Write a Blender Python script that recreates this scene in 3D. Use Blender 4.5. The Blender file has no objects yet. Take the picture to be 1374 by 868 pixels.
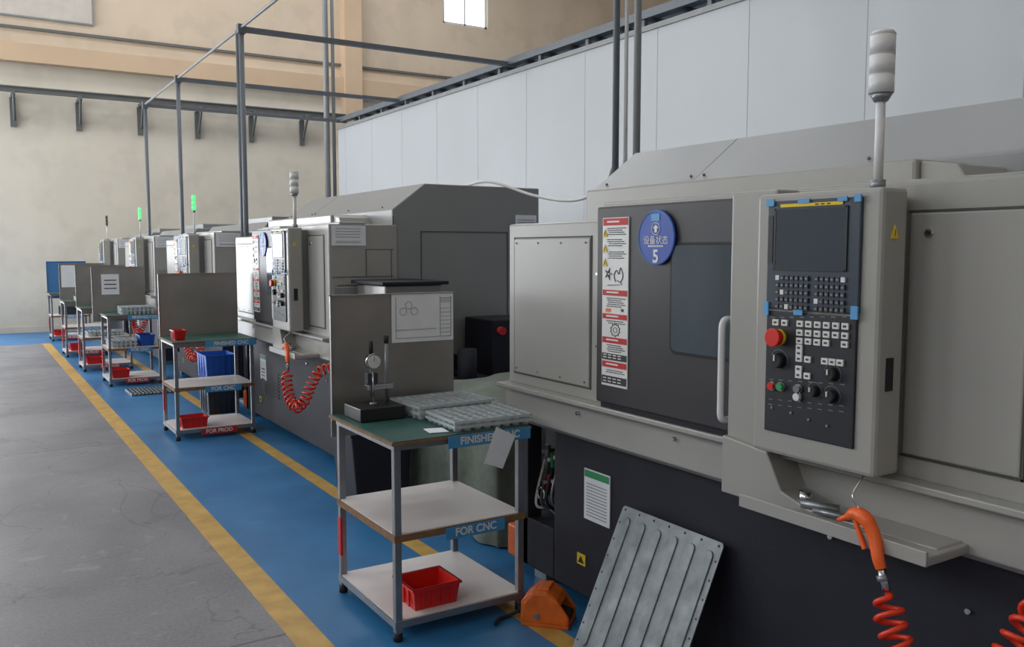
import bpy, bmesh, math, random
from mathutils import Vector, Matrix
random.seed(3)
sc=bpy.context.scene
try: sc.view_settings.view_transform='Standard'
except Exception: pass

# ---------------------------------------------------------------- materials
def srgb(r,g,b):
    f=lambda c:(c/255/12.92) if c/255<=0.04045 else ((c/255+0.055)/1.055)**2.4
    return (f(r),f(g),f(b),1)
def mat(name,col,rough=0.5,metal=0.0,var=0.06,scale=6.0,bump=0.0,bscale=80,emit=0.0,alpha=1.0,trans=0.0,coat=0.0,spec=None,stretch=None):
    m=bpy.data.materials.new(name); m.use_nodes=True
    nt=m.node_tree; b=nt.nodes['Principled BSDF']
    c=srgb(*col)
    tc=nt.nodes.new('ShaderNodeTexCoord')
    n=nt.nodes.new('ShaderNodeTexNoise'); n.inputs['Scale'].default_value=scale; n.inputs['Detail'].default_value=5
    if stretch:
        mp=nt.nodes.new('ShaderNodeMapping'); mp.inputs['Scale'].default_value=stretch; nt.links.new(tc.outputs['Object'],mp.inputs['Vector']); nt.links.new(mp.outputs[0],n.inputs['Vector'])
    else: nt.links.new(tc.outputs['Object'],n.inputs['Vector'])
    r=nt.nodes.new('ShaderNodeValToRGB')
    r.color_ramp.elements[0].position=0.3; r.color_ramp.elements[1].position=0.7
    r.color_ramp.elements[0].color=tuple(x*(1-var) for x in c[:3])+(1,)
    r.color_ramp.elements[1].color=tuple(min(1,x*(1+var)) for x in c[:3])+(1,)
    nt.links.new(n.outputs['Fac'],r.inputs['Fac'])
    nt.links.new(r.outputs['Color'],b.inputs['Base Color'])
    b.inputs['Roughness'].default_value=rough; b.inputs['Metallic'].default_value=metal
    if spec is not None: b.inputs['Specular IOR Level'].default_value=spec
    if bump>0:
        n2=nt.nodes.new('ShaderNodeTexNoise'); n2.inputs['Scale'].default_value=bscale
        nt.links.new(tc.outputs['Object'],n2.inputs['Vector'])
        bp=nt.nodes.new('ShaderNodeBump'); bp.inputs['Strength'].default_value=bump; bp.inputs['Distance'].default_value=0.01
        nt.links.new(n2.outputs['Fac'],bp.inputs['Height']); nt.links.new(bp.outputs['Normal'],b.inputs['Normal'])
    if emit>0:
        b.inputs['Emission Color'].default_value=c; b.inputs['Emission Strength'].default_value=emit
    if alpha<1: b.inputs['Alpha'].default_value=alpha
    if trans>0: b.inputs['Transmission Weight'].default_value=trans
    if coat>0: b.inputs['Coat Weight'].default_value=coat
    return m
M={}
M['body']=mat('machine_paint_grey',(155,153,148),0.32,0,0.03,3,0.05,300)
M['body2']=mat('machine_paint_midgrey',(136,137,137),0.38,0,0.03,3,0.05,300)
M['seam']=mat('panel_gap',(70,70,70),0.7)
M['black']=mat('machine_black_paint',(38,38,46),0.6,0,0.12,4,0.15,250,spec=.25)
M['dkpan']=mat('door_black',(43,42,47),0.45,0,0.04,3)
M['panelblk']=mat('control_black',(24,28,36),0.45)
M['bezel']=mat('screen_bezel',(48,56,70),0.4)
M['screen']=mat('lcd_screen',(62,70,80),0.15,0,0.03)
M['glass']=mat('door_window_glass',(64,74,82),0.12,0,0.3,3,stretch=(1,1,.12))  # vertical streaks in the colour stand in for reflections on the pane
M['white']=mat('white_plastic',(215,215,212),0.4)
M['paper']=mat('paper',(225,227,232),0.8,0,0.03,14)
M['ink']=mat('ink',(70,72,78),0.8)
M['red']=mat('red_plastic',(205,30,22),0.4)
M['redlab']=mat('red_label',(185,35,38),0.6)
M['orlab']=mat('orange_label',(225,120,40),0.6)
M['orange']=mat('orange_plastic',(232,95,28),0.4)
M['redor']=mat('orange_red_hose',(215,52,22),0.35)
M['pedal']=mat('orange_pedal',(205,95,20),0.5,0,0.2,20)
M['yellow']=mat('yellow',(220,190,30),0.6)
M['blue']=mat('blue_plastic',(25,85,175),0.5)
M['boardblue']=mat('blue_board',(60,110,160),0.5)
M['bluelab']=mat('blue_label',(66,140,190),0.5)
M['bluesign']=mat('blue_sign',(30,72,165),0.45)
M['tape']=mat('blue_tape',(80,150,200),0.5)
M['green']=mat('green_label',(40,140,80),0.6)
M['mat']=mat('green_mat',(38,80,72),0.5,0,0.12,8)
M['ply']=mat('plywood_edge',(125,92,62),0.8,0,0.2,30)
M['shelf']=mat('white_laminate',(218,210,207),0.4,0,0.06,5)
M['steel']=mat('painted_steel_leg',(135,138,143),0.35,0.6,0.1,12)
M['stain']=mat('brushed_stainless',(150,147,144),0.38,0.7,0.14,2.5,0.05,60)
M['chrome']=mat('chrome',(190,190,192),0.2,1.0)
M['galv']=mat('galvanised_plate',(122,128,130),0.55,0.5,0.28,12,0.2,40)
M['rubber']=mat('black_rubber',(25,25,27),0.7)
M['knob']=mat('knob_black',(32,33,36),0.35)
M['pole']=mat('pole_grey',(138,140,140),0.5,0.1)
M['trunk']=mat('cable_trunking',(104,109,115),0.5,0.15)
M['pjoint']=mat('partition_joint',(164,168,172),0.6)
M['part']=mat('partition_panel',(184,187,190),0.42,0,0.02,1)
M['rail']=mat('rail_grey',(104,105,102),0.6)
M['tray']=mat('clear_blister_plastic',(205,212,214),0.18,0,0.03,5,alpha=0.55)
M['canvas']=mat('olive_canvas',(98,104,94),0.9,0,0.12,20,0.4,100)
M['granite']=mat('granite_black',(28,28,30),0.4)
M['lampw']=mat('lamp_white',(215,215,215),0.35,0,0.02)
M['lampg']=mat('lamp_green',(90,225,130),0.35,0,0.02,emit=1.0)
M['navy']=mat('dark_navy_steel',(42,50,62),0.5)
M['ceil']=mat('ceiling_sheet',(190,190,190),0.8)
M['sky']=mat('window_daylight',(235,245,255),0.5,0,0.01,1,emit=3.0)
M['oldboard']=mat('faded_board',(205,196,186),0.8)

def wall_mat(name,low,high,zsplit):
    m=mat(name,low,0.9,0,0.05,0.7,0.2,5); nt=m.node_tree; N=nt.nodes; Lk=nt.links; b=N['Principled BSDF']
    src=b.inputs['Base Color'].links[0].from_socket
    geo=N.new('ShaderNodeNewGeometry'); sep=N.new('ShaderNodeSeparateXYZ'); Lk.new(geo.outputs['Position'],sep.inputs[0])
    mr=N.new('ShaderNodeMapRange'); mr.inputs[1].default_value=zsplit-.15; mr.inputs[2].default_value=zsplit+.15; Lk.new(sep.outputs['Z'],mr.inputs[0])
    def noise(s,d,vec=None):
        n=N.new('ShaderNodeTexNoise'); n.inputs['Scale'].default_value=s; n.inputs['Detail'].default_value=d; Lk.new(vec or geo.outputs['Position'],n.inputs['Vector']); return n.outputs['Fac']
    def rng(f,a,bb,c,d):
        r=N.new('ShaderNodeMapRange'); r.inputs[1].default_value=a; r.inputs[2].default_value=bb; r.inputs[3].default_value=c; r.inputs[4].default_value=d; Lk.new(f,r.inputs[0]); return r.outputs[0]
    def mul(a,c):
        n=N.new('ShaderNodeMath'); n.operation='MULTIPLY'; Lk.new(a,n.inputs[0]); Lk.new(c,n.inputs[1]); return n.outputs[0]
    r=N.new('ShaderNodeValToRGB'); r.color_ramp.elements[0].position=.3; r.color_ramp.elements[1].position=.7
    h=srgb(*high); r.color_ramp.elements[0].color=tuple(x*.92 for x in h[:3])+(1,); r.color_ramp.elements[1].color=h; Lk.new(noise(.8,7),r.inputs['Fac'])
    mx=N.new('ShaderNodeMix'); mx.data_type='RGBA'; Lk.new(mr.outputs[0],mx.inputs['Factor']); Lk.new(src,mx.inputs['A']); Lk.new(r.outputs['Color'],mx.inputs['B'])
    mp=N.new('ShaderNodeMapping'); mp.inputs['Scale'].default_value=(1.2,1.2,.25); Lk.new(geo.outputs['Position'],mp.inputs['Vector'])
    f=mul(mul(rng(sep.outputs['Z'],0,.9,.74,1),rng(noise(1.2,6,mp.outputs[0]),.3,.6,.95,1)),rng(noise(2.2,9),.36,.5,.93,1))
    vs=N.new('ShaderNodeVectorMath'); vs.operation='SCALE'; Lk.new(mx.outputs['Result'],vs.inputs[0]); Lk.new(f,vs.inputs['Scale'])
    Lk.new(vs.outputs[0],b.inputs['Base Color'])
    return m
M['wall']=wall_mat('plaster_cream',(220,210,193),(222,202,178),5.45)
M['wall_o']=mat('plaster_peach',(208,180,150),0.9,0,0.06,1)

# ---------------------------------------------------------------- helpers
class G:
    def __init__(s,name,loc=(0,0,0),ref=None,rot=0):
        e=bpy.data.objects.new(name,None); e.empty_display_size=0.1
        sc.collection.objects.link(e); e.location=loc; e.rotation_euler=(0,0,rot)
        s.e=e; s.ref=Vector(ref if ref is not None else (0,0,0))
def add(g,name,me,m,smooth=False,bevel=0):
    o=bpy.data.objects.new(name,me); sc.collection.objects.link(o)
    if m is not None: me.materials.append(M[m])
    if g is not None: o.parent=g.e
    if smooth:
        for p in me.polygons: p.use_smooth=True
    if bevel>0:
        b=o.modifiers.new('bevel','BEVEL'); b.width=bevel; b.segments=2; b.limit_method='ANGLE'; b.angle_limit=0.7
    return o
def R(g): return g.ref if g is not None else Vector((0,0,0))
def box(g,name,x,y,z,m,bevel=0):
    r=R(g); me=bpy.data.meshes.new(name)
    vs=[(a-r.x,b-r.y,c-r.z) for a in x for b in y for c in z]
    me.from_pydata(vs,[],[(0,1,3,2),(4,6,7,5),(0,4,5,1),(2,3,7,6),(0,2,6,4),(1,5,7,3)])
    me.update()
    return add(g,name,me,m,False,bevel)
def prism(g,name,prof,rng,m,axis='y',bevel=0):
    r=R(g); bm=bmesh.new(); L=[]
    for t in rng:
        row=[]
        for a,b in prof:
            p={'y':(a,t,b),'x':(t,a,b),'z':(a,b,t)}[axis]
            row.append(bm.verts.new(Vector(p)-r))
        L.append(row)
    n=len(prof)
    bm.faces.new(L[0]); bm.faces.new(list(reversed(L[1])))
    for i in range(n):
        j=(i+1)%n; bm.faces.new([L[0][j],L[0][i],L[1][i],L[1][j]])
    bmesh.ops.recalc_face_normals(bm,faces=bm.faces)
    me=bpy.data.meshes.new(name); bm.to_mesh(me); bm.free()
    return add(g,name,me,m,False,bevel)
def cyl(g,name,p0,p1,rad,m,rad2=None,seg=20,bevel=0):
    r=R(g); p0=Vector(p0)-r; p1=Vector(p1)-r; d=p1-p0
    bm=bmesh.new()
    bmesh.ops.create_cone(bm,cap_ends=True,segments=seg,radius1=rad,radius2=rad if rad2 is None else rad2,depth=d.length)
    q=d.to_track_quat('Z','Y').to_matrix().to_4x4()
    bm.transform(Matrix.Translation((p0+p1)/2)@q)
    me=bpy.data.meshes.new(name); bm.to_mesh(me); bm.free()
    for p in me.polygons: p.use_smooth=len(p.vertices)==4
    return add(g,name,me,m,False,bevel)
def tube(g,name,pts,rad,m,radii=None,cyclic=False,smooth=True):
    r=R(g); cu=bpy.data.curves.new(name,'CURVE'); cu.dimensions='3D'; cu.bevel_depth=rad; cu.bevel_resolution=3; cu.use_fill_caps=True
    sp=cu.splines.new('POLY'); sp.points.add(len(pts)-1)
    for i,p in enumerate(pts):
        v=Vector(p)-r; sp.points[i].co=(v.x,v.y,v.z,1)
        if radii: sp.points[i].radius=radii[i]
    sp.use_cyclic_u=cyclic
    cu.materials.append(M[m])
    o=bpy.data.objects.new(name,cu); sc.collection.objects.link(o)
    if g is not None: o.parent=g.e
    return o
def smoothpath(pts,n=12):
    out=[];P=[Vector(p) for p in pts]; P=[2*P[0]-P[1]]+P+[2*P[-1]-P[-2]]
    for i in range(1,len(P)-2):
        for k in range(n):
            t=k/n
            out.append(0.5*((2*P[i])+(-P[i-1]+P[i+1])*t+(2*P[i-1]-5*P[i]+4*P[i+1]-P[i+2])*t*t+(-P[i-1]+3*P[i]-3*P[i+1]+P[i+2])*t**3))
    out.append(P[-2]); return out
def text(g,name,s,loc,size,m,face='-y',ext=0.0005):
    r=R(g); cu=bpy.data.curves.new(name,'FONT'); cu.body=s; cu.size=size; cu.align_x='CENTER'; cu.align_y='CENTER'; cu.extrude=ext
    cu.materials.append(M[m])
    o=bpy.data.objects.new(name,cu); sc.collection.objects.link(o)
    if g is not None: o.parent=g.e
    o.location=Vector(loc)-r
    o.rotation_euler={'-y':(math.pi/2,0,0),'-x':(math.pi/2,0,-math.pi/2)}[face]
    return o
def multi(g,name,boxes,m,bevel=0):
    r=R(g); vs=[];fs=[]
    for x,y,z in boxes:
        k=len(vs)
        vs+=[(a-r.x,b-r.y,c-r.z) for a in x for b in y for c in z]
        fs+=[tuple(k+i for i in f) for f in [(0,1,3,2),(4,6,7,5),(0,4,5,1),(2,3,7,6),(0,2,6,4),(1,5,7,3)]]
    me=bpy.data.meshes.new(name); me.from_pydata(vs,[],fs); me.update()
    return add(g,name,me,m,False,bevel)
def rrect(y0,y1,z0,z1,rad,n=5):
    pts=[]
    for cy,cz,a0 in ((y1-rad,z1-rad,0),(y0+rad,z1-rad,90),(y0+rad,z0+rad,180),(y1-rad,z0+rad,270)):
        for i in range(n+1):
            a=math.radians(a0+90*i/n); pts.append((cy+rad*math.cos(a),cz+rad*math.sin(a)))
    return pts

# ---------------------------------------------------------------- floor material
def floor_mat():
    m=bpy.data.materials.new('painted_workshop_floor'); m.use_nodes=True; nt=m.node_tree; N=nt.nodes; Lk=nt.links
    b=N['Principled BSDF']
    geo=N.new('ShaderNodeNewGeometry'); sep=N.new('ShaderNodeSeparateXYZ'); Lk.new(geo.outputs['Position'],sep.inputs[0])
    def math_(op,a,bv):
        n=N.new('ShaderNodeMath'); n.operation=op
        for i,v in enumerate((a,bv)):
            if isinstance(v,(int,float)): n.inputs[i].default_value=v
            else: Lk.new(v,n.inputs[i])
        return n.outputs[0]
    def noise(s,d=6,dist=0,vec=None):
        n=N.new('ShaderNodeTexNoise'); n.inputs['Scale'].default_value=s; n.inputs['Detail'].default_value=d; n.inputs['Distortion'].default_value=dist; Lk.new(vec or geo.outputs['Position'],n.inputs['Vector']); return n.outputs['Fac']
    def ramp(f,c0,c1,p0=0.3,p1=0.7):
        r=N.new('ShaderNodeValToRGB'); r.color_ramp.elements[0].position=p0; r.color_ramp.elements[1].position=p1
        r.color_ramp.elements[0].color=c0; r.color_ramp.elements[1].color=c1; Lk.new(f,r.inputs['Fac']); return r.outputs['Color']
    def mix(f,a,c):
        n=N.new('ShaderNodeMix'); n.data_type='RGBA'
        if isinstance(f,(int,float)): n.inputs['Factor'].default_value=f
        else: Lk.new(f,n.inputs['Factor'])
        Lk.new(a,n.inputs['A']); Lk.new(c,n.inputs['B']); return n.outputs['Result']
    def const(*c):
        r=N.new('ShaderNodeRGB'); r.outputs[0].default_value=srgb(*c); return r.outputs[0]
    X,Y=sep.outputs['X'],sep.outputs['Y']
    conc=ramp(noise(0.9,10,.5),srgb(100,100,106),srgb(134,132,137),0.35,0.65)
    conc=mix(0.35,conc,ramp(noise(60,3),srgb(94,95,99),srgb(134,134,138),0.35,0.65))
    # scuffs: thin distorted rings of noise + stains
    sc1=math_('LESS_THAN',math_('ABSOLUTE',math_('SUBTRACT',noise(.8,3,1.5),.5),0),.0035)
    conc=mix(math_('MULTIPLY',sc1,.5),conc,const(80,80,84))
    st=N.new('ShaderNodeMapRange'); Lk.new(noise(2.6,8,.3),st.inputs[0]); st.inputs[1].default_value=.60; st.inputs[2].default_value=.72; st.inputs[4].default_value=.45
    conc=mix(st.outputs[0],conc,const(84,83,88))
    st2=N.new('ShaderNodeMapRange'); Lk.new(noise(5.5,8,.8),st2.inputs[0]); st2.inputs[1].default_value=.62; st2.inputs[2].default_value=.70; st2.inputs[4].default_value=.35
    conc=mix(st2.outputs[0],conc,const(160,158,160))
    jn=math_('LESS_THAN',math_('ABSOLUTE',math_('SUBTRACT',math_('MODULO',math_('ADD',Y,20),4.3),2.0),0),0.008)
    conc=mix(jn,conc,const(82,82,86))
    blue=ramp(noise(1.6,8),srgb(36,96,144),srgb(50,116,164),0.3,0.7)
    blue=mix(math_('MULTIPLY',st.outputs[0],.8),blue,const(52,84,108))
    blue=mix(math_('MULTIPLY',st2.outputs[0],.6),blue,const(90,140,175))
    yel=ramp(noise(9,8),srgb(172,134,66),srgb(200,162,84),0.3,0.7)
    isblue=math_('MAXIMUM',math_('GREATER_THAN',X,1.14),math_('GREATER_THAN',Y,16.85))
    col=mix(isblue,conc,blue)
    l1=math_('MULTIPLY',math_('LESS_THAN',math_('ABSOLUTE',math_('SUBTRACT',X,1.14),0),0.066),math_('LESS_THAN',Y,16.9))
    l2=math_('MULTIPLY',math_('LESS_THAN',math_('ABSOLUTE',math_('SUBTRACT',X,2.02),0),0.05),math_('LESS_THAN',Y,16.9))
    col=mix(math_('MAXIMUM',l1,l2),col,yel)
    Lk.new(col,b.inputs['Base Color'])
    rr=N.new('ShaderNodeMapRange'); Lk.new(noise(3,6),rr.inputs[0]); rr.inputs[3].default_value=0.30; rr.inputs[4].default_value=0.52
    Lk.new(rr.outputs[0],b.inputs['Roughness'])
    bp=N.new('ShaderNodeBump'); bp.inputs['Strength'].default_value=0.08; bp.inputs['Distance'].default_value=0.01; Lk.new(noise(25,4),bp.inputs['Height']); Lk.new(bp.outputs['Normal'],b.inputs['Normal'])
    return m
M['floor']=floor_mat()

# ---------------------------------------------------------------- room
XL,XR,YB,YF,ZC=-7.0,18.0,19.3,-5.0,10.0
box(None,'floor',(XL,XR),(YF,YB),(-0.1,0),'floor')
box(None,'ceiling',(XL,XR),(YF,YB),(ZC,ZC+0.1),'ceil')
def wall_with_holes(name,axis,pos,thick,a0,a1,z0,z1,holes,m):
    As=sorted(set([a0,a1]+[h[0] for h in holes]+[h[1] for h in holes])); Zs=sorted(set([z0,z1]+[h[2] for h in holes]+[h[3] for h in holes]))
    bx=[]
    for i in range(len(As)-1):
        for j in range(len(Zs)-1):
            ca=(As[i]+As[i+1])/2; cz=(Zs[j]+Zs[j+1])/2
            if any(h[0]<ca<h[1] and h[2]<cz<h[3] for h in holes): continue
            a=(As[i],As[i+1]); z=(Zs[j],Zs[j+1]); t=(pos,pos+thick)
            bx.append((a,t,z) if axis=='y' else (t,a,z))
    return multi(None,name,bx,m)
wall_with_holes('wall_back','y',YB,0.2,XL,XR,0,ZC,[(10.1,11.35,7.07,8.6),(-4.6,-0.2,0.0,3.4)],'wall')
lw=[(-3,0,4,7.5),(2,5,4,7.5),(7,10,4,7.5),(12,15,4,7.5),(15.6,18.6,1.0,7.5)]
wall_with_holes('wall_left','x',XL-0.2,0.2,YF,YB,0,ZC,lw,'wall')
box(None,'wall_right',(XR,XR+0.2),(YF,YB),(0,ZC),'wall')
box(None,'wall_front',(XL,XR),(YF-0.2,YF),(0,ZC),'wall')
def window_y(name,x0,x1,z0,z1,nv,nh):
    g=G(name,((x0+x1)/2,YB+0.1,z0),((x0+x1)/2,YB+0.1,z0))
    f=[((x0,x0+.06),(YB+.05,YB+.12),(z0,z1)),((x1-.06,x1),(YB+.05,YB+.12),(z0,z1)),((x0,x1),(YB+.05,YB+.12),(z0,z0+.06)),((x0,x1),(YB+.05,YB+.12),(z1-.06,z1))]
    for i in range(1,nv): xx=x0+(x1-x0)*i/nv; f.append(((xx-.02,xx+.02),(YB+.05,YB+.12),(z0,z1)))
    for i in range(1,nh): zz=z0+(z1-z0)*i/nh; f.append(((x0,x1),(YB+.05,YB+.12),(zz-.02,zz+.02)))
    multi(g,'frame',f,'white'); box(g,'daylit_pane',(x0,x1),(YB+.14,YB+.16),(z0,z1),'sky')
window_y('window_1',10.1,11.35,7.07,8.6,2,2)
window_y('door_1',-4.6,-0.2,0.0,3.4,2,1)
for i,(y0,y1,z0,z1) in enumerate(lw):
    g=G('window_%d'%(i+2),(XL-.1,(y0+y1)/2,z0),(XL-.1,(y0+y1)/2,z0))
    f=[]
    for k in range(4): yy=y0+(y1-y0)*k/3; f.append(((XL-.12,XL-.05),(yy-.03,yy+.03),(z0,z1)))
    for k in range(3): zz=z0+(z1-z0)*k/2; f.append(((XL-.12,XL-.05),(y0,y1),(zz-.03,zz+.03)))
    multi(g,'frame',f,'white'); box(g,'daylit_pane',(XL-.17,XL-.15),(y0,y1),(z0,z1),'sky')
box(None,'trim_1',(XL,XR),(YB-.22,YB),(5.12,5.46),'wall_o')
box(None,'trim_2',(7.46,7.87),(YB-.3,YB),(0,ZC),'wall_o')
box(None,'trim_3',(XL,XR),(YB-.06,YB),(5.75,5.8),'rail')
box(None,'baseboard_back',(XL,XR),(YB-.03,YB),(0,0.12),'wall')
g=G('wall_notice_board',(1.4,YB-.02,6.0),(1.4,YB-.02,6.0)); box(g,'board',(-.8,2.35),(YB-.03,YB),(6.0,7.2),'oldboard'); multi(g,'board_frame',[((-.8,2.35),(YB-.05,YB),(5.97,6.0)),((2.35,2.38),(YB-.05,YB),(5.97,7.2))],'pole')
g=G('wall_cable_rail',(3,YB-.3,4.55),(3,YB-.3,4.55))
box(g,'rail',(XL,7.4),(YB-.42,YB-.3),(4.52,4.6),'rail'); box(g,'rail_upper',(XL,7.4),(YB-.46,YB-.26),(4.6,4.62),'rail')
for i in range(8):
    x=.92+i*1.12 if i<6 else -.2-(i-6)*1.12
    box(g,'bracket_arm_%d'%i,(x-.03,x+.03),(YB-.5,YB),(4.46,4.52),'rail')
    prism(g,'bracket_leg_%d'%i,[(YB-.06,4.46),(YB-.06,3.92),(YB-.0,3.92),(YB,4.46)],(x-.05,x+.05),'rail','x')
    tube(g,'bracket_brace_%d'%i,[(x,YB-.45,4.47),(x+.02,YB-.05,4.05)],.025,'rail')

# partition wall
XW=5.7; ZW=3.7
g=G('partition_wall_right',(XW,5,0),(XW,5,0))
box(g,'panels',(XW,XW+.08),(YF,14.9),(0,ZW),'part')
multi(g,'joints',[((XW-.002,XW),(y,y+.004),(0,ZW)) for y in [YF+1.15*i for i in range(18) if YF+1.15*i<14.8]],'pjoint')
box(g,'cap',(XW-.02,XW+.1),(YF,14.9),(ZW,ZW+.05),'pole')
g=G('cable_tray',(XW,5,ZW),(XW,5,ZW))
box(g,'side_rail_front',(XW-.03,XW-.0),(YF,14.9),(ZW+.12,ZW+.20),'trunk')
box(g,'side_rail_rear',(XW+.3,XW+.33),(YF,14.9),(ZW+.12,ZW+.22),'trunk')
multi(g,'rungs',[((XW,XW+.3),(YF+.45*i,YF+.45*i+.05),(ZW+.12,ZW+.16)) for i in range(44)],'trunk')
multi(g,'supports',[((XW+.0,XW+.05),(YF+.9*i,YF+.9*i+.05),(ZW+.05,ZW+.13)) for i in range(22)],'trunk')
box(g,'conduit',(XW+.1,XW+.2),(YF,14.9),(ZW+.16,ZW+.24),'pole')

# utility pipe frame
g=G('utility_pipe_frame',(2.5,12,0),(2.5,12,0))
for i,y in enumerate((9.2,12.3,14.75)):
    cyl(g,'post_%d'%i,(2.5,y,0),(2.5,y,3.86),.026,'trunk')
    if i==0: cyl(g,'post_side',(2.5,y+.15,0),(2.5,y+.15,3.86),.018,'trunk')
    box(g,'base_flange_%d'%i,(2.42,2.58),(y-.08,y+.2),(0,.02),'pole')
    box(g,'beam_%d'%i,(2.5,XW+.1),(y-.03,y+.03),(3.81,3.86),'trunk')
    box(g,'elbow_%d'%i,(2.46,2.54),(y-.04,y+.04),(3.79,3.88),'trunk')
cyl(g,'long_pipe',(2.5,2.5,3.85),(2.5,14.8,3.85),.016,'pole')
box(g,'beam_3',(2.5,XW+.1),(5.0,5.06),(3.80,3.86),'trunk')
g=G('service_pole',(5.6,15.05,0),(5.6,15.05,0))
cyl(g,'pipe_1',(5.55,15.05,0),(5.55,15.05,ZC),.05,'pole'); cyl(g,'pipe_2',(5.68,15.05,0),(5.68,15.05,ZC),.03,'pole')
g=G('service_pole',(4,4.9,0),(4,4.9,0))
cyl(g,'pipe_1',(4.0,5.0,0),(4.0,5.0,ZC),.024,'trunk'); cyl(g,'pipe_2',(4.05,4.95,0),(4.05,4.95,ZC),.014,'lampw'); cyl(g,'pipe_3',(4.06,4.84,0),(4.06,4.84,ZC),.026,'pole')
g=G('hanging_cable',(4,5.5,2),(4,5.5,2))
tube(g,'cable',smoothpath([(3.5,6.35,2.12),(3.6,6.08,2.14),(3.8,5.75,2.02),(3.92,5.4,1.97),(4.0,5.15,2.05),(4.0,5.03,2.2)]),.012,'white')

# ---------------------------------------------------------------- CNC machine
def coil(g,name,path,rad,turns,wire,m):
    P=smoothpath(path,40); L=[0]
    for i in range(1,len(P)): L.append(L[-1]+(P[i]-P[i-1]).length)
    out=[]; N=turns*16; k=0
    for s in range(N+1):
        d=L[-1]*s/N
        while k<len(P)-2 and L[k+1]<d: k+=1
        t=(d-L[k])/max(1e-6,L[k+1]-L[k]); p=P[k].lerp(P[k+1],t); T=(P[k+1]-P[k]).normalized()
        u=Vector((1,0,0)); u=(u-T*u.dot(T)).normalized(); v=T.cross(u)
        a=2*math.pi*s/16; e=min(1,s/12,(N-s)/12)
        out.append(p+(u*math.cos(a)+v*math.sin(a))*rad*e)
    tube(g,name,out,wire,m)
def machine(dy,lamp='lampw',low=False):
    ref=(3.0,2.3,0); g=G('cnc_lathe_machine',(3.0,2.3+dy,0),ref)
    Y0,Y1=1.05,3.58
    box(g,'base',(2.28,3.75),(Y0+.02,3.28),(.06,.78),'black',.008)
    box(g,'base_far_end',(2.42,3.75),(3.28,3.56),(.06,.78),'black',.008)
    box(g,'base_end_post',(2.28,2.36),(3.5,3.56),(.06,.78),'black',.005)
    box(g,'base_end_sill',(2.28,2.42),(3.28,3.56),(.06,.3),'black',.005)
    multi(g,'levelling_feet',[((a,a+.1),(b,b+.1),(0,.06)) for a in (2.32,3.6) for b in (Y0+.05,3.4)],'steel')
    prism(g,'skirt',[(2.24,.78),(2.215,.80),(2.215,.93),(2.16,.945),(2.16,.965),(2.6,.965),(2.6,.78)],(Y0,3.6),'body','y',.004)
    box(g,'front_left_body',(2.22,2.75),(2.85,Y1),(.96,1.72),'body',.01)
    box(g,'front_mid_body',(2.22,2.75),(Y0,2.85),(.96,1.785),'body',.008)
    box(g,'left_cover_panel',(2.213,2.225),(2.93,3.52),(1.02,1.65),'body',.004)
    multi(g,'left_cover_gap',[((2.217,2.223),(2.922,3.528),(1.012,1.018)),((2.217,2.223),(2.922,3.528),(1.652,1.658)),((2.217,2.223),(3.522,3.528),(1.012,1.658)),((2.217,2.223),(2.922,2.928),(1.012,1.658))],'seam')
    if not low:
        box(g,'upper_box',(2.45,2.76),(1.62,3.28),(1.72,1.875),'body',.012)
        prism(g,'upper_box_end',[(1.62,1.79),(1.62,1.87),(1.50,1.85),(1.46,1.79)],(2.47,2.76),'body','x',.006)
    box(g,'upper_box_front_trim',(2.30,2.5),(Y0,2.95),(1.77,1.80),'body',.006)
    if low:
        prism(g,'rear_body',[(2.72,.78),(2.72,1.8),(2.8,1.9),(4.03,1.9),(4.03,1.45),(3.78,1.38),(3.78,.78)],(Y0+.01,Y1),'body2','y',.008)
        box(g,'top_duct',(3.0,3.5),(1.6,3.0),(1.9,1.98),'body2',.01)
    else:
        prism(g,'rear_body',[(2.72,.78),(2.72,1.9),(2.99,2.1),(4.03,2.1),(4.03,1.45),(3.78,1.38),(3.78,.78)],(Y0+.01,Y1),'body2','y',.008)
        prism(g,'roof_seam',[(2.7195,1.9),(2.9895,2.1008),(3.0,2.1008),(2.75,1.9)],(2.86,2.862),'seam','y')
        for y in (2.82,2.9,3.5,1.3,2.0): 
            cyl(g,'roof_bolt',(2.74,y,1.93),(2.75,y,1.92),.006,'steel',seg=8)
    ye=Y0+.008
    if low:
        multi(g,'end_panel_gaps',[((2.95,3.72),(ye-.004,ye),(1.735,1.741)),((2.72,2.726),(ye-.004,ye),(.78,1.75))],'seam')
    else:
        multi(g,'end_panel_gaps',[((2.95,3.72),(ye-.004,ye),(1.735,1.741)),((2.95,2.956),(ye-.004,ye),(.95,1.735)),((3.72,3.726),(ye-.004,ye),(.95,1.741)),((2.72,2.726),(ye-.004,ye),(.78,1.85)),((2.24,2.72),(Y0-.003,Y0),(1.40,1.405)),((2.28,2.66),(Y0-.003,Y0),(1.34,1.345)),((2.70,2.704),(Y0-.003,Y0),(.97,1.6)),((2.5,2.72),(Y0-.003,Y0),(1.60,1.604)),((2.5,2.504),(Y0-.003,Y0),(1.405,1.604))],'seam')
    box(g,'end_front_cover',(2.25,2.7),(Y0-.012,Y0),(.98,1.33),'body2',.004)
    box(g,'right_cover_panel',(2.212,2.225),(1.15,1.475),(1.03,1.70),'body',.005)
    multi(g,'right_cover_gap',[((2.216,2.223),(1.142,1.483),(1.022,1.028)),((2.216,2.223),(1.142,1.483),(1.702,1.708)),((2.216,2.223),(1.142,1.148),(1.022,1.708))],'seam')
    cyl(g,'cover_lock',(2.205,1.415,1.645),(2.225,1.415,1.645),.012,'chrome'); cyl(g,'cover_lock_core',(2.202,1.415,1.645),(2.206,1.415,1.645),.006,'black')
    box(g,'door',(2.165,2.23),(2.05,2.82),(.985,1.77),'dkpan',.008)
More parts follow.
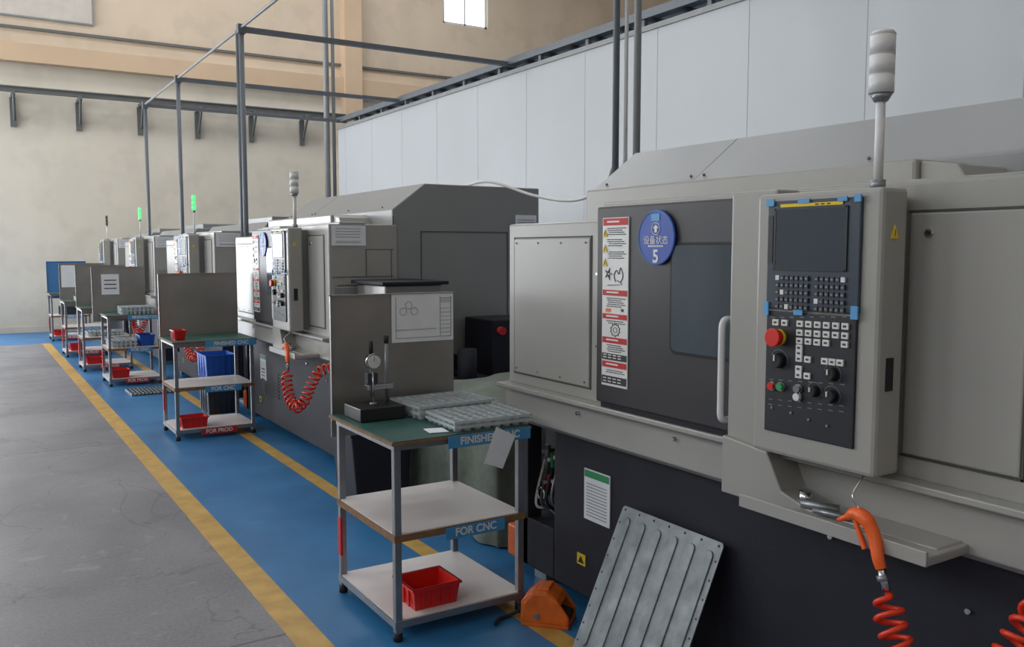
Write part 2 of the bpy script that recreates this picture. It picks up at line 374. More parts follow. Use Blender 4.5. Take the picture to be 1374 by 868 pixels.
    box(g,'door_bottom_rail',(2.175,2.23),(2.05,2.8),(.962,.99),'black',.003)
    prism(g,'door_window',rrect(2.06,2.37,1.235,1.615,.025),(2.158,2.168),'glass','x',.002)
    prism(g,'door_window_gasket',rrect(2.05,2.38,1.224,1.626,.03),(2.161,2.168),'rubber','x')
    box(g,'warning_label',(2.160,2.166),(2.615,2.775),(1.06,1.725),'white')
    multi(g,'warning_label_red',[((2.158,2.161),(2.62,2.77),r) for r in [(1.695,1.722),(1.42,1.442),(1.328,1.348),(1.232,1.255),(1.135,1.158)]],'redlab')
    multi(g,'warning_label_red_text',[((2.1575,2.161),(2.67,2.745),(r,r+.006)) for r in (1.706,1.43,1.336,1.242,1.145)],'white')
    rw=[]
    for i,z in enumerate([1.682,1.674,1.666,1.658,1.638,1.630,1.622,1.614,1.590,1.582,1.574,1.566,1.408,1.400,1.392,1.384,1.376,1.318,1.310,1.222,1.214,1.206,1.198,1.122,1.114]):
        y=2.63+.012*((i*5)%3)
        while y<2.735:
            w=.008+.006*((i*3+int(y*1000))%4); rw.append(((2.158,2.161),(y,min(y+w,2.745)),(z,z+.003))); y+=w+.004
    multi(g,'warning_label_text',rw,'ink')
    multi(g,'warning_label_black',[((2.157,2.161),(2.62,2.77),(1.07,1.10)),((2.157,2.161),(2.62,2.77),(1.165,1.19))],'dkpan')
    multi(g,'warning_label_black_text',[((2.156,2.161),(2.65+.03*k,2.67+.03*k),(z,z+.004)) for k in range(4) for z in (1.077,1.089,1.172,1.182)],'white')
    for z in (1.665,1.605,1.55):
        prism(g,'warning_triangle',[(2.742,z-.014),(2.772,z-.014),(2.757,z+.014)],(2.156,2.160),'yellow','x')
        box(g,'warning_mark',(2.155,2.157),(2.7555,2.7585),(z-.009,z+.006),'ink')
    tube(g,'pictogram_fan',[(2.159,2.735+r*math.cos(a),1.505+r*math.sin(a)) for a,r in [(i*.628,.024 if i%2 else .006) for i in range(10)]],.0022,'ink',cyclic=True)
    tube(g,'pictogram_figure',smoothpath([(2.159,2.69,1.475),(2.159,2.70,1.50),(2.159,2.685,1.52),(2.159,2.67,1.505),(2.159,2.66,1.53),(2.159,2.645,1.50),(2.159,2.66,1.475),(2.159,2.68,1.48)],4),.0018,'ink')
    tube(g,'pictogram_arrow',[(2.159,2.74,1.46),(2.159,2.65,1.465),(2.159,2.66,1.472)],.0015,'ink')
    tube(g,'pictogram_gear',[(2.159,2.69+(.030 if a%2 else .024)*math.cos(a*.314),1.285+(.026 if a%2 else .02)*math.sin(a*.314)) for a in range(20)],.0018,'ink',cyclic=True)
    tube(g,'pictogram_gear_inner',[(2.159,2.69+.012*math.cos(a*.5),1.285+.010*math.sin(a*.5)) for a in range(13)],.0012,'ink',cyclic=True)
    box(g,'pictogram_hand',(2.158,2.161),(2.72,2.75),(1.355,1.368),'orlab'); box(g,'pictogram_bolt',(2.158,2.161),(2.64,2.655),(1.36,1.37),'ink')
    cyl(g,'status_disc',(2.152,2.45,1.645),(2.160,2.45,1.645),.1,'bluesign',seg=48)
    tube(g,'status_disc_ring',[(2.151,2.45+.096*math.cos(a*.13),1.645+.096*math.sin(a*.13)) for a in range(48)],.0010,'tape',cyclic=True)
    tube(g,'status_ring',[(2.151,2.45+.022*math.cos(a*.3),1.676+.022*math.sin(a*.3)) for a in range(21)],.0016,'white',cyclic=True)
    prism(g,'status_arrow_head',[(2.434,1.678),(2.466,1.678),(2.45,1.692)],(2.150,2.152),'white','x'); box(g,'status_arrow_stem',(2.150,2.152),(2.444,2.456),(1.663,1.678),'white')
    t=text(g,'status_number','5',(2.151,2.45,1.574),.066,'white','-x'); t.data.offset=.0015
    text(g,'status_text','设备状态',(2.151,2.45,1.633),.034,'white','-x')
    multi(g,'status_small_text',[((2.150,2.152),(2.41+.012*k,2.419+.012*k),(1.610,1.616)) for k in range(7)],'white')
    box(g,'status_sticker',(2.150,2.153),(2.43,2.475),(1.705,1.73),'tape')
    tube(g,'door_handle',smoothpath([(2.165,2.075,1.37),(2.125,2.08,1.36),(2.12,2.08,1.28),(2.12,2.08,1.2),(2.12,2.08,1.1),(2.125,2.08,1.04),(2.165,2.075,1.03)],8),.012,'lampw')
    box(g,'panel_post',(2.12,2.23),(1.86,2.05),(.80,1.785),'body',.01)
    prism(g,'panel_bracket',[(2.05,.80),(2.05,.99),(1.86,.97),(1.80,.86),(1.70,.83),(1.29,.83),(1.27,.80)],(2.10,2.23),'body','x',.004)
    box(g,'tool_ledge',(2.03,2.23),(1.27,1.75),(.80,.825),'body',.004)
    box(g,'tool_ledge_lip',(2.025,2.035),(1.27,1.90),(.80,.84),'body',.002)
    cyl(g,'ledge_fitting_1',(2.1,1.72,.842),(2.14,1.62,.842),.014,'steel'); cyl(g,'ledge_fitting_2',(2.08,1.66,.84),(2.1,1.55,.84),.009,'steel'); cyl(g,'ledge_fitting_3',(2.14,1.74,.825),(2.14,1.74,.87),.02,'chrome')
    box(g,'control_box',(2.05,2.16),(1.445,1.875),(.985,1.765),'body',.012)
    box(g,'control_box_mount',(2.13,2.23),(1.5,1.875),(1.0,1.75),'body2',.005)
    box(g,'side_slot',(2.085,2.115),(1.442,1.446),(1.22,1.31),'rubber')
    prism(g,'side_triangle',[(2.085,1.63),(2.115,1.63),(2.10,1.665)],(1.441,1.445),'yellow','y'); box(g,'side_triangle_mark',(2.099,2.101),(1.440,1.442),(1.636,1.652),'ink')
    box(g,'screen_unit',(2.040,2.052),(1.503,1.825),(1.425,1.742),'bezel',.004)
    box(g,'screen',(2.037,2.041),(1.55,1.79),(1.545,1.715),'screen')
    multi(g,'screen_frame',[((2.036,2.041),(1.545,1.795),(1.715,1.72)),((2.036,2.041),(1.545,1.795),(1.54,1.545)),((2.036,2.041),(1.79,1.797),(1.54,1.72)),((2.036,2.041),(1.543,1.55),(1.54,1.72))],'panelblk')
    multi(g,'memory_slot',[((2.038,2.041),(1.802,1.82),(1.56,1.70))],'panelblk')
    box(g,'brand_strip',(2.037,2.041),(1.56,1.775),(1.723,1.732),'yellow')
    multi(g,'brand_strip_text',[((2.0365,2.041),(1.60+.02*k,1.612+.02*k),(1.7255,1.7295)) for k in range(3)],'ink')
    for a,b,w_,h_ in ((1.812,1.738,.014,.010),(1.818,1.425,.008,.02),(1.512,1.738,.010,.010),(1.512,1.43,.011,.018),(1.69,1.738,.02,.006),(1.56,1.738,.015,.006),(1.70,1.42,.016,.008)):
        box(g,'tape',(2.034,2.040),(a-w_,a+w_),(b-h_,b+h_),'tape')
    ks=[];kw=[]
    for i in range(14):
        for j in range(5):
            y=1.785-i*.0175; z=1.525-j*.021
            if 7<=i<8: continue
            (kw if (i*3+j*5)%13==0 else ks).append(((2.034,2.041),(y-.013,y),(z-.014,z)))
    multi(g,'keyboard_keys',ks,'navy'); multi(g,'keyboard_keys_white',kw,'lampw')
    multi(g,'keyboard_legends',[((2.033,2.0345),(y[0]+.003,y[0]+.010),(z[0]+.004,z[0]+.009)) for _,y,z in ks],'steel')
    box(g,'operator_panel',(2.042,2.052),(1.508,1.822),(1.055,1.418),'panelblk',.003)
    def pp(u,v): return 1.822-(u-1035)/123*.314, 1.418-(v-(413+(u-1035)*.09))/181*.36
    bt=[]
    for v,us in ((433,(1050,1063,1085,1097,1109,1121,1133,1145)),(446,(1085,1097,1109,1121,1133,1145)),(458,(1085,1097,1109,1121,1145)),(476,(1085,)),(468,(1085,)),(484,(1085,1097)),(484,(1120,1130,1140)),(499,(1085,)),(508,(1085,1097))):
        for u in us:
            y,z=pp(u,v+(u-1085)*.06); bt.append(((2.036,2.043),(y-.011,y+.011),(z-.009,z+.009)))
    multi(g,'membrane_buttons',bt,'white',.001)
    multi(g,'button_legends',[((2.035,2.037),(b[1][0]+.006,b[1][1]-.006),(b[2][0]+.006,b[2][1]-.006)) for b in bt],'ink')
    y,z=pp(1056,453); cyl(g,'estop_base',(2.043,y,z),(2.03,y,z),.024,'yellow'); cyl(g,'estop',(2.03,y,z),(2.005,y,z),.024,'red',rad2=.028,seg=28,bevel=.003)
    for (u,v,r) in ((1056,488,.024),(1130,504,.02),(1130,535,.02),(1107,530,.017)):
        y,z=pp(u,v); cyl(g,'dial',(2.043,y,z),(2.02,y,z),r,'knob',rad2=r*.8,seg=24); box(g,'dial_mark',(2.016,2.021),(y-.002,y+.002),(z,z+r*.75),'white')
        tube(g,'dial_scale',[(2.041,y+(r+.008)*math.cos(a),z+(r+.008)*math.sin(a)) for a in [math.radians(-40+i*13) for i in range(21)]],.0008,'steel')
    for (u,v,m_) in ((1047,527,'red'),(1060,527,'green'),(1085,528,'steel'),(1085,540,'white')):
        y,z=pp(u,v); cyl(g,'push_ring',(2.043,y,z),(2.036,y,z),.014,'chrome'); cyl(g,'push_button',(2.036,y,z),(2.028,y,z),.011,m_)
    for (u,v) in ((1047,560),(1075,565),(1100,572),(1125,578)):
        y,z=pp(u,v); cyl(g,'port',(2.043,y,z),(2.038,y,z),.004,'steel')
    multi(g,'panel_legends',[((2.040,2.0425),(pp(u,v)[0]-.008,pp(u,v)[0]+.008),(pp(u,v)[1],pp(u,v)[1]+.002)) for u in range(1045,1150,14) for v in (424,518,548,556)],'steel')
    for (y,z) in ((3.0,.9),(2.4,.9),(1.75,.70),(1.3,.62)): cyl(g,'bolt',(2.20 if z>.8 else 2.27,y,z),(2.23 if z>.8 else 2.29,y,z),.008,'chrome')
    for z in (1.2,1.5): cyl(g,'rivet',(2.214,2.885,z),(2.222,2.885,z),.006,'chrome')
    for i in range(4):
        for j in (0,1): cyl(g,'rivet',(2.207,2.96+.18*i,1.04+.59*j),(2.215,2.96+.18*i,1.04+.59*j),.004,'steel',seg=10)
    q=1.0 if lamp=='lampw' else .6
    cyl(g,'tower_foot',(2.13,1.52,1.765),(2.13,1.52,1.79),.02*q,'steel'); cyl(g,'tower_pole',(2.13,1.52,1.78),(2.13,1.52,2.01),.0125*q,'lampw')
    cyl(g,'tower_collar',(2.13,1.52,2.0),(2.13,1.52,2.022),.018*q,'steel',rad2=.031*q)
    for i in range(3):
        cyl(g,'tower_lamp_%d'%i,(2.13,1.52,2.022+i*.052),(2.13,1.52,2.074+i*.052),.033*q,lamp,seg=28); cyl(g,'tower_ring_%d'%i,(2.13,1.52,2.0715+i*.052),(2.13,1.52,2.074+i*.052),.0335*q,'oldboard',seg=28)
    cyl(g,'tower_cap',(2.13,1.52,2.178),(2.13,1.52,2.186),.033*q,lamp,rad2=.028*q,seg=28)
    box(g,'maintenance_notice',(2.275,2.281),(2.86,3.04),(.42,.645),'paper'); box(g,'maintenance_notice_head',(2.273,2.276),(2.865,3.035),(.61,.64),'green')
    multi(g,'maintenance_notice_lines',[((2.272,2.2755),(2.88,3.02),(z,z+.003)) for z in [.44+.014*i for i in range(11)]],'pole')
    box(g,'yellow_sticker',(2.275,2.281),(3.03,3.09),(.2,.25),'yellow')
    prism(g,'sticker_mark',[(3.04,.21),(3.08,.21),(3.06,.24)],(2.272,2.276),'black','x')
    for k,(y,z,m_) in enumerate(((3.35,.62,'white'),(3.40,.60,'green'),(3.45,.63,'steel'),(3.37,.50,'chrome'),(3.44,.48,'redlab'))):
        cyl(g,'valve_%d'%k,(2.36,y,z-.04),(2.36,y,z+.03),.016,m_); cyl(g,'valve_stub_%d'%k,(2.33,y,z),(2.42,y,z),.01,'steel')
    box(g,'valve_block',(2.38,2.43),(3.31,3.48),(.40,.56),'navy',.004)
    for k in range(5):
        tube(g,'hose_%d'%k,smoothpath([(2.37,3.32+.04*k,.60),(2.32,3.31+.045*k,.45-.02*k),(2.38,3.34+.03*k,.34),(2.42,3.4,.28)],8),.007,('rubber','steel','rubber','ink','white')[k])
    tube(g,'gauge_ring',[(2.33,3.46+.03*math.cos(a*.3),.42+.03*math.sin(a*.3)) for a in range(21)],.006,'chrome',cyclic=True)
    box(g,'lubricator',(2.285,2.38),(3.56,3.70),(.06,.22),'pedal',.01); cyl(g,'lubricator_cap',(2.33,3.63,.22),(2.33,3.63,.26),.025,'pedal')
    tube(g,'gun_hook',smoothpath([(2.08,1.49,.99),(2.02,1.485,.94),(2.02,1.47,.91),(2.02,1.455,.895)],8),.003,'chrome')
    tube(g,'gun_body',smoothpath([(2.02,1.50,.872),(2.02,1.475,.888),(2.02,1.44,.878),(2.02,1.415,.84),(2.01,1.395,.79),(2.01,1.385,.765)],6),.019,'orange',
         radii=[.55+.45*min(1,i/6)+(.1 if 8<i<14 else 0)-(.25*max(0,i-16)/14) for i in range(31)])
    tube(g,'gun_trigger',smoothpath([(2.02,1.475,.872),(2.02,1.463,.84),(2.015,1.44,.80)],5),.007,'orange')
    cyl(g,'gun_nozzle',(2.02,1.495,.876),(2.02,1.53,.855),.009,'orange',rad2=.006)
    cyl(g,'gun_fitting',(2.01,1.387,.77),(2.0,1.36,.715),.011,'chrome'); cyl(g,'gun_fitting_nut',(2.005,1.378,.75),(2.003,1.372,.735),.015,'steel',seg=6)
    coil(g,'coiled_air_hose',[(2.0,1.36,.71),(1.98,1.325,.63),(1.98,1.26,.52),(2.0,1.17,.46),(2.04,1.11,.52),(2.08,1.085,.63),(2.13,1.06,.72),(2.24,1.06,.76)],.034,20,.0075,'redor')
    if dy>4:
        box(g,'end_notice',(2.24,2.50),(Y0-.006,Y0-.002),(1.63,1.775),'paper'); multi(g,'end_notice_lines',[((2.27,2.46),(Y0-.008,Y0-.006),(z,z+.003)) for z in (1.65,1.66,1.69,1.71,1.73,1.75)],'pole')
    if not low and dy>4:
        box(g,'rear_notice_1',(3.80,4.0),(Y0+.003,Y0+.008),(1.66,1.88),'paper'); multi(g,'rear_notice_lines',[((3.82,3.98),(Y0,Y0+.003),(z,z+.003)) for z in [1.68+.02*i for i in range(9)]],'ink')
        box(g,'rear_notice_2',(3.79,3.9),(Y0+.003,Y0+.008),(1.46,1.62),'paper')
    if dy>4:
        multi(g,'front_vents',[((2.274,2.281),(y,y+.1),(z,z+.012)) for y in (2.5,2.9) for z in [.3+.03*i for i in range(8)]],'seam')
    return g
machine(0); machine(4.97)
machine(8.35,'lampg',True); machine(11.75,'lampg',True); machine(15.1,'seam',True)

# ---------------------------------------------------------------- trolleys
def bin_(g,name,x,y,z,m,t=.006):
    (x0,x1),(y0,y1),(z0,z1)=x,y,z; d=.012
    r=R(g); bm=bmesh.new()
    def ring(o,zz): return [bm.verts.new(Vector(p)-r) for p in ((x0-o,y0-o,zz),(x1+o,y0-o,zz),(x1+o,y1+o,zz),(x0-o,y1+o,zz))]
    A=ring(-d,z0);B=ring(0,z1);B2=ring(.006,z1);B3=ring(.006,z1-.01);C=ring(-t,z1);D=ring(-d-t,z0+t)
    bm.faces.new(A);bm.faces.new(D)
    for P,Q in ((A,B),(B2,B),(B2,B3),(B2,C),(C,D)):
        for i in range(4):
            j=(i+1)%4; bm.faces.new((P[i],P[j],Q[j],Q[i]))
    me=bpy.data.meshes.new(name); bmesh.ops.recalc_face_normals(bm,faces=bm.faces); bm.to_mesh(me); bm.free()
    add(g,name,me,m)
    multi(g,name+'_ribs',[((x0+(x1-x0)*k-.003,x0+(x1-x0)*k+.003),(y0-.003,y0+.006),(z0+.01,z1-.012)) for k in (.2,.4,.6,.8)]+[((x0-.003,x0+.006),(y0+(y1-y0)*k-.003,y0+(y1-y0)*k+.003),(z0+.01,z1-.012)) for k in (.25,.5,.75)],m)
def tray(name,x,y,z,nx,ny,rot=0,parent=None):
    cx,cy=(x[0]+x[1])/2,(y[0]+y[1])/2
    g=parent or G(name,(cx,cy,z[0]),(cx,cy,z[0]),rot)
    for k in range(2):
        zz=z[0]+k*(z[1]-z[0])*.45; zt=zz+(z[1]-z[0])*.5
        bm=bmesh.new(); dx=(x[1]-x[0])/nx; dyy=(y[1]-y[0])/ny; r=R(g)
        for i in range(nx):
            for j in range(ny):
                px=x[0]+dx*(i+.5);py=y[0]+dyy*(j+.5)
                bmesh.ops.create_cone(bm,cap_ends=False,segments=12,radius1=min(dx,dyy)*.36,radius2=min(dx,dyy)*.46,depth=zt-zz,matrix=Matrix.Translation(Vector((px,py,(zz+zt)/2))-r))
        me=bpy.data.meshes.new('pockets'); bm.to_mesh(me); bm.free(); add(g,'pockets_%d'%k,me,'tray',True)
        fr=[((x[0],x[1]),(y[0],y[0]+.008),(zt-.012,zt)),((x[0],x[1]),(y[1]-.008,y[1]),(zt-.012,zt)),((x[0],x[0]+.008),(y[0],y[1]),(zt-.012,zt)),((x[1]-.008,x[1]),(y[0],y[1]),(zt-.012,zt))]
        for i in range(1,nx): fr.append(((x[0]+dx*i-.004,x[0]+dx*i+.004),(y[0],y[1]),(zt-.003,zt)))
        for j in range(1,ny): fr.append(((x[0],x[1]),(y[0]+dyy*j-.004,y[0]+dyy*j+.004),(zt-.003,zt)))
        multi(g,'tray_sheet_%d'%k,fr,'tray')
        if k==1:
            bm=bmesh.new()
            for i in range(nx):
                for j in range(ny):
                    bmesh.ops.create_cone(bm,cap_ends=True,segments=14,radius1=min(dx,dyy)*.3,radius2=min(dx,dyy)*.3,depth=.012,matrix=Matrix.Translation(Vector((x[0]+dx*(i+.5),y[0]+dyy*(j+.5),zt-.012))-r))
            me=bpy.data.meshes.new('parts'); bm.to_mesh(me); bm.free(); add(g,'machined_parts',me,'chrome')
    return g
def cart(x,y,w=.62,d=.60,board='stain',labels=True,bx=0):
    g=G('workshop_trolley',(x+w/2,y+d/2,0),(x+w/2,y+d/2,0)); t=.03; H=.83
    for i,(a,b) in enumerate(((x,y),(x+w-t,y),(x,y+d-t),(x+w-t,y+d-t))):
        box(g,'leg_%d'%i,(a,a+t),(b,b+t),(.03,H-.03),'steel',.003)
        cyl(g,'foot_%d'%i,(a+t/2,b+t/2,0),(a+t/2,b+t/2,.035),.02,'rubber')
        if i==2: box(g,'red_tape_%d'%i,(a-.001,a+.010),(b-.001,b+t+.001),(.18,.36),'redlab')
    for k,z in enumerate((.085,.445)):
        box(g,'shelf_%d'%k,(x+.004,x+w-.004),(y+.004,y+d-.004),(z-.008,z+.004),'shelf')
        multi(g,'shelf_rim_%d'%k,[((x-.003,x+w+.003),(y-.004,y+.0),(z-.028,z)),((x-.003,x+w+.003),(y+d,y+d+.004),(z-.028,z)),((x-.004,x),(y,y+d),(z-.028,z)),((x+w,x+w+.004),(y,y+d),(z-.028,z))],'ply' if k else 'steel')
    box(g,'top_frame',(x-.002,x+w+.002),(y-.002,y+d+.002),(H-.035,H-.012),'steel',.002)
    box(g,'top_board',(x-.015,x+w+.03),(y-.015,y+d+.06),(H-.012,H),'ply')
    box(g,'green_mat',(x-.01,x+w+.025),(y-.01,y+d+.055),(H,H+.004),'mat')
    if labels:
        for (x0,x1,z,s,m_) in ((x+w*.38,x+w+.02,H-.025,'FINISHED CNC','bluelab'),(x+w*.36,x+w*.82,.42,'FOR CNC','bluelab'),(x+w*.3,x+w*.75,.06,'FOR PROD','redlab')):
            if m_=='redlab' and y<5: continue
            box(g,'label_plate',(x0,x1),(y-.020,y-.016),(z-.026,z+.024),m_); tt=text(g,'label_text',s,((x0+x1)/2,y-.021,z),.046 if len(s)<10 else .044,'white'); tt.data.offset=.0012
    if board:
        box(g,'splash_board',(x+bx,x+w+.03+bx),(y+d+.065,y+d+.075),(.72,1.39),board,.002)
        multi(g,'splash_board_flange',[((x+bx,x+w+.03+bx),(y+d+.055,y+d+.075),(1.385,1.39)),((x+bx,x+bx+.006),(y+d+.055,y+d+.075),(.80,1.39))],board)
    return g
g=cart(1.43,3.18,.62,.64)
box(g,'drawing_sheet',(1.74,2.075),(3.878,3.882),(1.15,1.385),'paper')
multi(g,'drawing_lines',[((1.76,1.98),(3.876,3.878),(1.21,1.212)),((1.76,1.762),(3.876,3.878),(1.17,1.37)),((2.0,2.06),(3.876,3.878),(1.36,1.363)),((2.0,2.06),(3.876,3.878),(1.35,1.352)),((2.0,2.06),(3.876,3.878),(1.34,1.342)),((2.0,2.002),(3.876,3.878),(1.17,1.37)),((2.06,2.062),(3.876,3.878),(1.17,1.37)),((1.76,2.062),(3.876,3.878),(1.17,1.172))]+[((2.0,2.06),(3.876,3.878),(1.19+.02*i,1.1915+.02*i)) for i in range(7)],'pole')
for c in ((1.83,1.33),(1.86,1.3),(1.80,1.30)): tube(g,'drawing_circle',[(c[0]+.018*math.cos(a*.35),3.877,c[1]+.018*math.sin(a*.35)) for a in range(18)],.0008,'ink',cyclic=True)
bin_(g,'red_bin',(1.53,1.75),(3.22,3.42),(.09,.185),'red')
prism(g,'paper_tag',[(1.83,.70),(1.89,.85),(1.985,.80),(1.92,.665)],(3.148,3.150),'paper','y')
prism(g,'paper_slip',[(1.62,3.24),(1.70,3.22),(1.715,3.31),(1.635,3.33)],(.836,.838),'paper','z')
tray('parts_tray',(1.70,2.10),(3.52,3.82),(.836,.90),9,6,.04)
tray('parts_tray',(1.72,2.10),(3.19,3.49),(.836,.885),8,6,-.03)
g=G('dial_gauge_stand',(1.56,3.72,.836),(1.56,3.72,.836))
box(g,'granite_base',(1.46,1.68),(3.60,3.80),(.836,.895),'granite',.004)
cyl(g,'column_rear',(1.64,3.72,.895),(1.64,3.72,1.19),.009,'steel'); cyl(g,'column_cap',(1.64,3.72,1.17),(1.64,3.72,1.205),.011,'rubber')
cyl(g,'column_front',(1.555,3.70,.93),(1.555,3.70,1.17),.007,'steel'); cyl(g,'column_front_cap',(1.555,3.70,1.13),(1.555,3.70,1.185),.010,'rubber')
box(g,'clamp_block',(1.535,1.66),(3.69,3.735),(.96,.985),'chrome',.003); box(g,'lower_block',(1.53,1.58),(3.68,3.72),(.99,1.04),'navy',.003)
cyl(g,'dial_body',(1.555,3.665,1.095),(1.555,3.69,1.095),.036,'chrome',seg=28); cyl(g,'dial_face',(1.555,3.661,1.095),(1.555,3.666,1.095),.030,'white',seg=28); box(g,'dial_needle',(1.554,1.556),(3.6595,3.661),(1.095,1.118),'ink')
cyl(g,'stem',(1.555,3.68,1.06),(1.555,3.68,.905),.004,'chrome'); cyl(g,'anvil',(1.555,3.68,.895),(1.555,3.68,.908),.016,'steel')

g=cart(1.45,7.62,.66,.55)
bin_(g,'red_box_top',(1.48,1.58),(7.75,7.9),(.834,.92),'red'); bin_(g,'red_bin',(1.5,1.72),(7.66,7.84),(.09,.18),'red')
g=G('stacked_parts_crates',(2.1,8.85,0),(2.1,8.85,0))
bin_(g,'lower_crate',(1.95,2.22),(8.68,9.05),(0,.3),'navy'); bin_(g,'upper_crate',(1.94,2.23),(8.67,9.06),(.302,.58),'blue')
g=cart(1.39,11.1,.58,.6,bx=-.08)
box(g,'notice',(1.42,1.62),(11.755,11.76),(1.05,1.30),'paper'); multi(g,'notice_lines',[((1.45,1.59),(11.752,11.755),(z,z+.012)) for z in (1.22,1.17,1.12)],'ink')
bin_(g,'red_bin',(1.42,1.62),(11.14,11.34),(.09,.19),'red')
bin_(g,'blue_bin',(1.75,1.92),(11.2,11.5),(.45,.58),'blue')
tray('parts_tray',(1.55,1.93),(11.2,11.5),(.835,.93),8,6,parent=g)
tray('parts_tray',(1.42,1.72),(11.15,11.6),(.45,.54),6,8,parent=g)
g=cart(1.28,12.66,.6,.55,board='stain'); bin_(g,'blue_bin',(1.5,1.8),(12.8,13.1),(.834,.92),'navy')
bin_(g,'red_bin',(1.32,1.52),(12.7,12.9),(.09,.18),'red')
tray('parts_tray',(1.35,1.8),(12.75,13.05),(.45,.52),8,5,parent=g)
g=cart(1.24,14.5,.62,.6,bx=0); box(g,'notice',(1.27,1.48),(15.155,15.16),(1.02,1.36),'paper'); bin_(g,'red_bin',(1.3,1.5),(14.55,14.75),(.09,.19),'red')
tray('parts_tray',(1.4,1.8),(14.6,14.9),(.835,.90),8,6,parent=g)
g=cart(1.26,17.2,.62,.6,board='boardblue'); bin_(g,'red_bin',(1.3,1.5),(17.25,17.45),(.09,.19),'red'); bin_(g,'blue_bin',(1.4,1.7),(17.3,17.5),(.45,.6),'navy')

# ---------------------------------------------------------------- leaning ribbed steel plate
g=G('slotted_steel_plate',(1.98,2.45,0.0),(0,0,0),0)
W,Hh=.56,.62; tilt=math.atan2(.265,.56)
pl=bpy.data.objects.new('plate_pivot',None); sc.collection.objects.link(pl); pl.parent=g.e; pl.rotation_euler=(0,tilt,0)
class P_: pass
gp=P_(); gp.e=pl; gp.ref=Vector((0,0,0))
prism(gp,'sheet',rrect(-W/2,W/2,0.003,Hh,.015),(0,.004),'galv','x')
for i in range(6):
    y=-W/2+.05+i*(W-.1)/5
    prism(gp,'rib_%d'%i,rrect(y-.022,y+.022,.05,Hh-.04,.021),(-.006,.001),'galv','x',.003)
for i in range(7):
    for z in (.015,Hh-.015): cyl(gp,'hole',( -.001,-W/2+.02+i*(W-.04)/6,z),(.001,-W/2+.02+i*(W-.04)/6,z),.005,'rubber',seg=10)
for i in range(8):
    for y in (-W/2+.012,W/2-.012): cyl(gp,'edge_hole',(-.001,y,.06+i*.07),(.001,y,.06+i*.07),.004,'rubber',seg=10)

# foot pedal
def pedal(x,y,rot):
    g=G('foot_pedal_switch',(x,y,0),(0,0,0),rot)
    box(g,'base_plate',(-.075,.075),(-.11,.1),(0,.018),'pedal',.004)
    side=[(-.11,.015),(-.11,.05),(-.06,.12),(-.01,.15),(.05,.145),(.09,.10),(.1,.015)]
    prism(g,'side_wall',side,(-.078,-.058),'pedal','x',.008)
    prism(g,'side_wall_b',side,(.058,.078),'pedal','x',.008)
    prism(g,'hood',[(-.075,.10),(-.055,.125),(-.01,.156),(.05,.150),(.1,.105),(.105,.02),(.09,.02),(.08,.09),(.04,.13),(-.01,.138)],(-.07,.07),'pedal','x',.006)
    prism(g,'rear_housing',[(.02,.018),(.02,.10),(.085,.10),(.095,.018)],(-.06,.06),'pedal','x',.006)
    prism(g,'treadle',[(-.105,.03),(.05,.07),(.05,.085),(-.105,.05)],(-.05,.05),'rubber','x',.004)
    prism(g,'hood_step',[(-.02,.150),(-.015,.162),(.03,.160),(.035,.150)],(-.045,.045),'pedal','x',.004)
    cyl(g,'pivot',(-.085,.03,.05),(.085,.03,.05),.012,'steel'); cyl(g,'cable_gland',(0,.095,.04),(0,.13,.035),.015,'rubber')
    tube(g,'pedal_cable',smoothpath([(0,.12,.035),(-.02,.17,.012),(-.07,.2,.012),(-.12,.2,.012)],8),.008,'rubber')
pedal(2.075,3.03,-2.4+math.pi)

from mathutils import noise as mn
bm=bmesh.new(); bmesh.ops.create_grid(bm,x_segments=40,y_segments=40,size=1)
for v in bm.verts:
    r=max(abs(v.co.x),abs(v.co.y)); a=v.co.copy()
    k=min(1,r/.55); top=.80
    ang=math.atan2(a.y,a.x)
    if r<=.55: z=top-.05*k*k; x=a.x/.55*.36; y=a.y/.55*.5
    else:
        q=(r-.55)/.45; z=(top-.05)*(1-q)+.01; s=1+.12*q+.06*math.sin(ang*14)*q; x=a.x/r*.36*s; y=a.y/r*.5*s
    n=mn.noise(Vector((a.x*3,a.y*3,1)))*.06
    v.co=Vector((x+n*.6,y+n*.6,max(.006,z+n*(.8 if r<.55 else 0))))
me=bpy.data.meshes.new('cover'); bm.to_mesh(me); bm.free()
g=G('canvas_covered_coolant_tank',(2.74,4.45,0)); add(g,'canvas_cover',me,'canvas',True)
box(g,'tank',(-.3,.3),(-.4,.4),(0,.6),'navy')
g=G('waste_bin',(2.1,5.0,0)); prism(g,'bin_body',[(-.16,.0),(-.2,.5),(.2,.5),(.16,0)],(-.17,.17),'black','y',.01); box(g,'bin_rim',(-.21,.21),(-.18,.18),(.49,.515),'black',.005)
g=G('chip_conveyor',(3.3,5.5,0),(3.3,5.5,0))
box(g,'tank',(2.7,3.72),(5.2,6.0),(.03,.62),'navy',.01); box(g,'pump_cabinet',(3.3,3.68),(5.55,5.98),(.62,1.08),'black',.01)
box(g,'chute_box',(2.40,2.83),(5.45,5.95),(.66,1.36),'stain',.01); box(g,'chute_lid',(2.36,2.86),(5.4,5.97),(1.36,1.385),'black',.006)
box(g,'chute_support',(2.45,2.78),(5.5,5.9),(.03,.66),'navy')
box(g,'pump_flange',(3.2,3.74),(5.3,5.98),(.62,.66),'navy',.01)
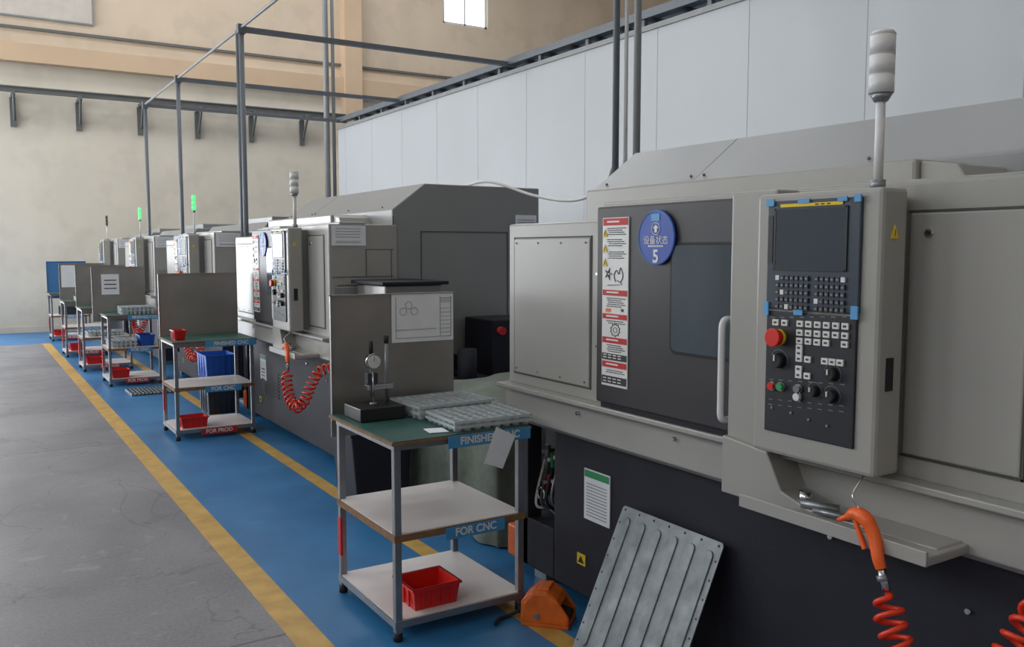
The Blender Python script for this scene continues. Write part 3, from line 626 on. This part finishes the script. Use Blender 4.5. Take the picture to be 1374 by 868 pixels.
cyl(g,'motor',(3.36,5.5,1.0),(3.36,5.56,1.0),.03,'redlab'); cyl(g,'pump',(3.0,5.4,.62),(3.0,5.4,.9),.07,'black')
multi(g,'feet',[((a,a+.06),(b,b+.06),(0,.03)) for a in (2.72,3.64) for b in (5.22,5.92)],'steel')
g=G('steel_floor_grate',(1.75,10.5,0)); multi(g,'bars',[((-.25+.04*i,-.235+.04*i),(-.25,.25),(0,.02)) for i in range(13)]+[((-.25,.25),(-.25+.12*i,-.24+.12*i),(0,.018)) for i in range(5)],'galv')

# ---------------------------------------------------------------- lights
def area(name,loc,rot,sx,sy,e,col):
    l=bpy.data.lights.new(name,'AREA'); l.shape='RECTANGLE'; l.size=sx; l.size_y=sy; l.energy=e; l.color=col
    o=bpy.data.objects.new(name,l); sc.collection.objects.link(o); o.location=loc; o.rotation_euler=rot; return o
hp=math.pi/2
for i,((y0,y1,z0,z1),e) in enumerate(zip(lw,(18,45,110,220,420))):
    area('window_daylight_%d'%i,(XL+.05,(y0+y1)/2,(z0+z1)/2),(0,-hp,0),z1-z0,y1-y0,e,(.95,.98,1))
area('doorway_daylight',(-2.4,YB-.05,1.7),(-hp,0,0),4.2,3.3,300,(.98,.98,1))
area('high_window_daylight',(10.7,YB-.05,7.8),(-hp,0,0),1.2,1.4,60,(.95,.98,1))
for i,(y,e) in enumerate(((0,55),(6,115),(11,190),(15.5,280))):  # added fill lamps, unseen, hung below the closed ceiling
    area('ceiling_fill_%d'%i,(3 if i<2 else 6,y,ZC-.1),(0,0,0),9,2.0,e,(.96,.98,1))
w=bpy.data.worlds.new('World'); sc.world=w; w.use_nodes=True; w.node_tree.nodes['Background'].inputs[0].default_value=(.8,.9,1,1); w.node_tree.nodes['Background'].inputs[1].default_value=.4

# ---------------------------------------------------------------- camera
cd=bpy.data.cameras.new('camera'); cam=bpy.data.objects.new('camera',cd); sc.collection.objects.link(cam)
cd.sensor_width=36; cd.lens=36*1175/1374; cd.clip_start=.05
cam.location=(0,0,1.6); cam.rotation_euler=(math.radians(90-4.816),0,math.radians(-32.006))
sc.camera=cam
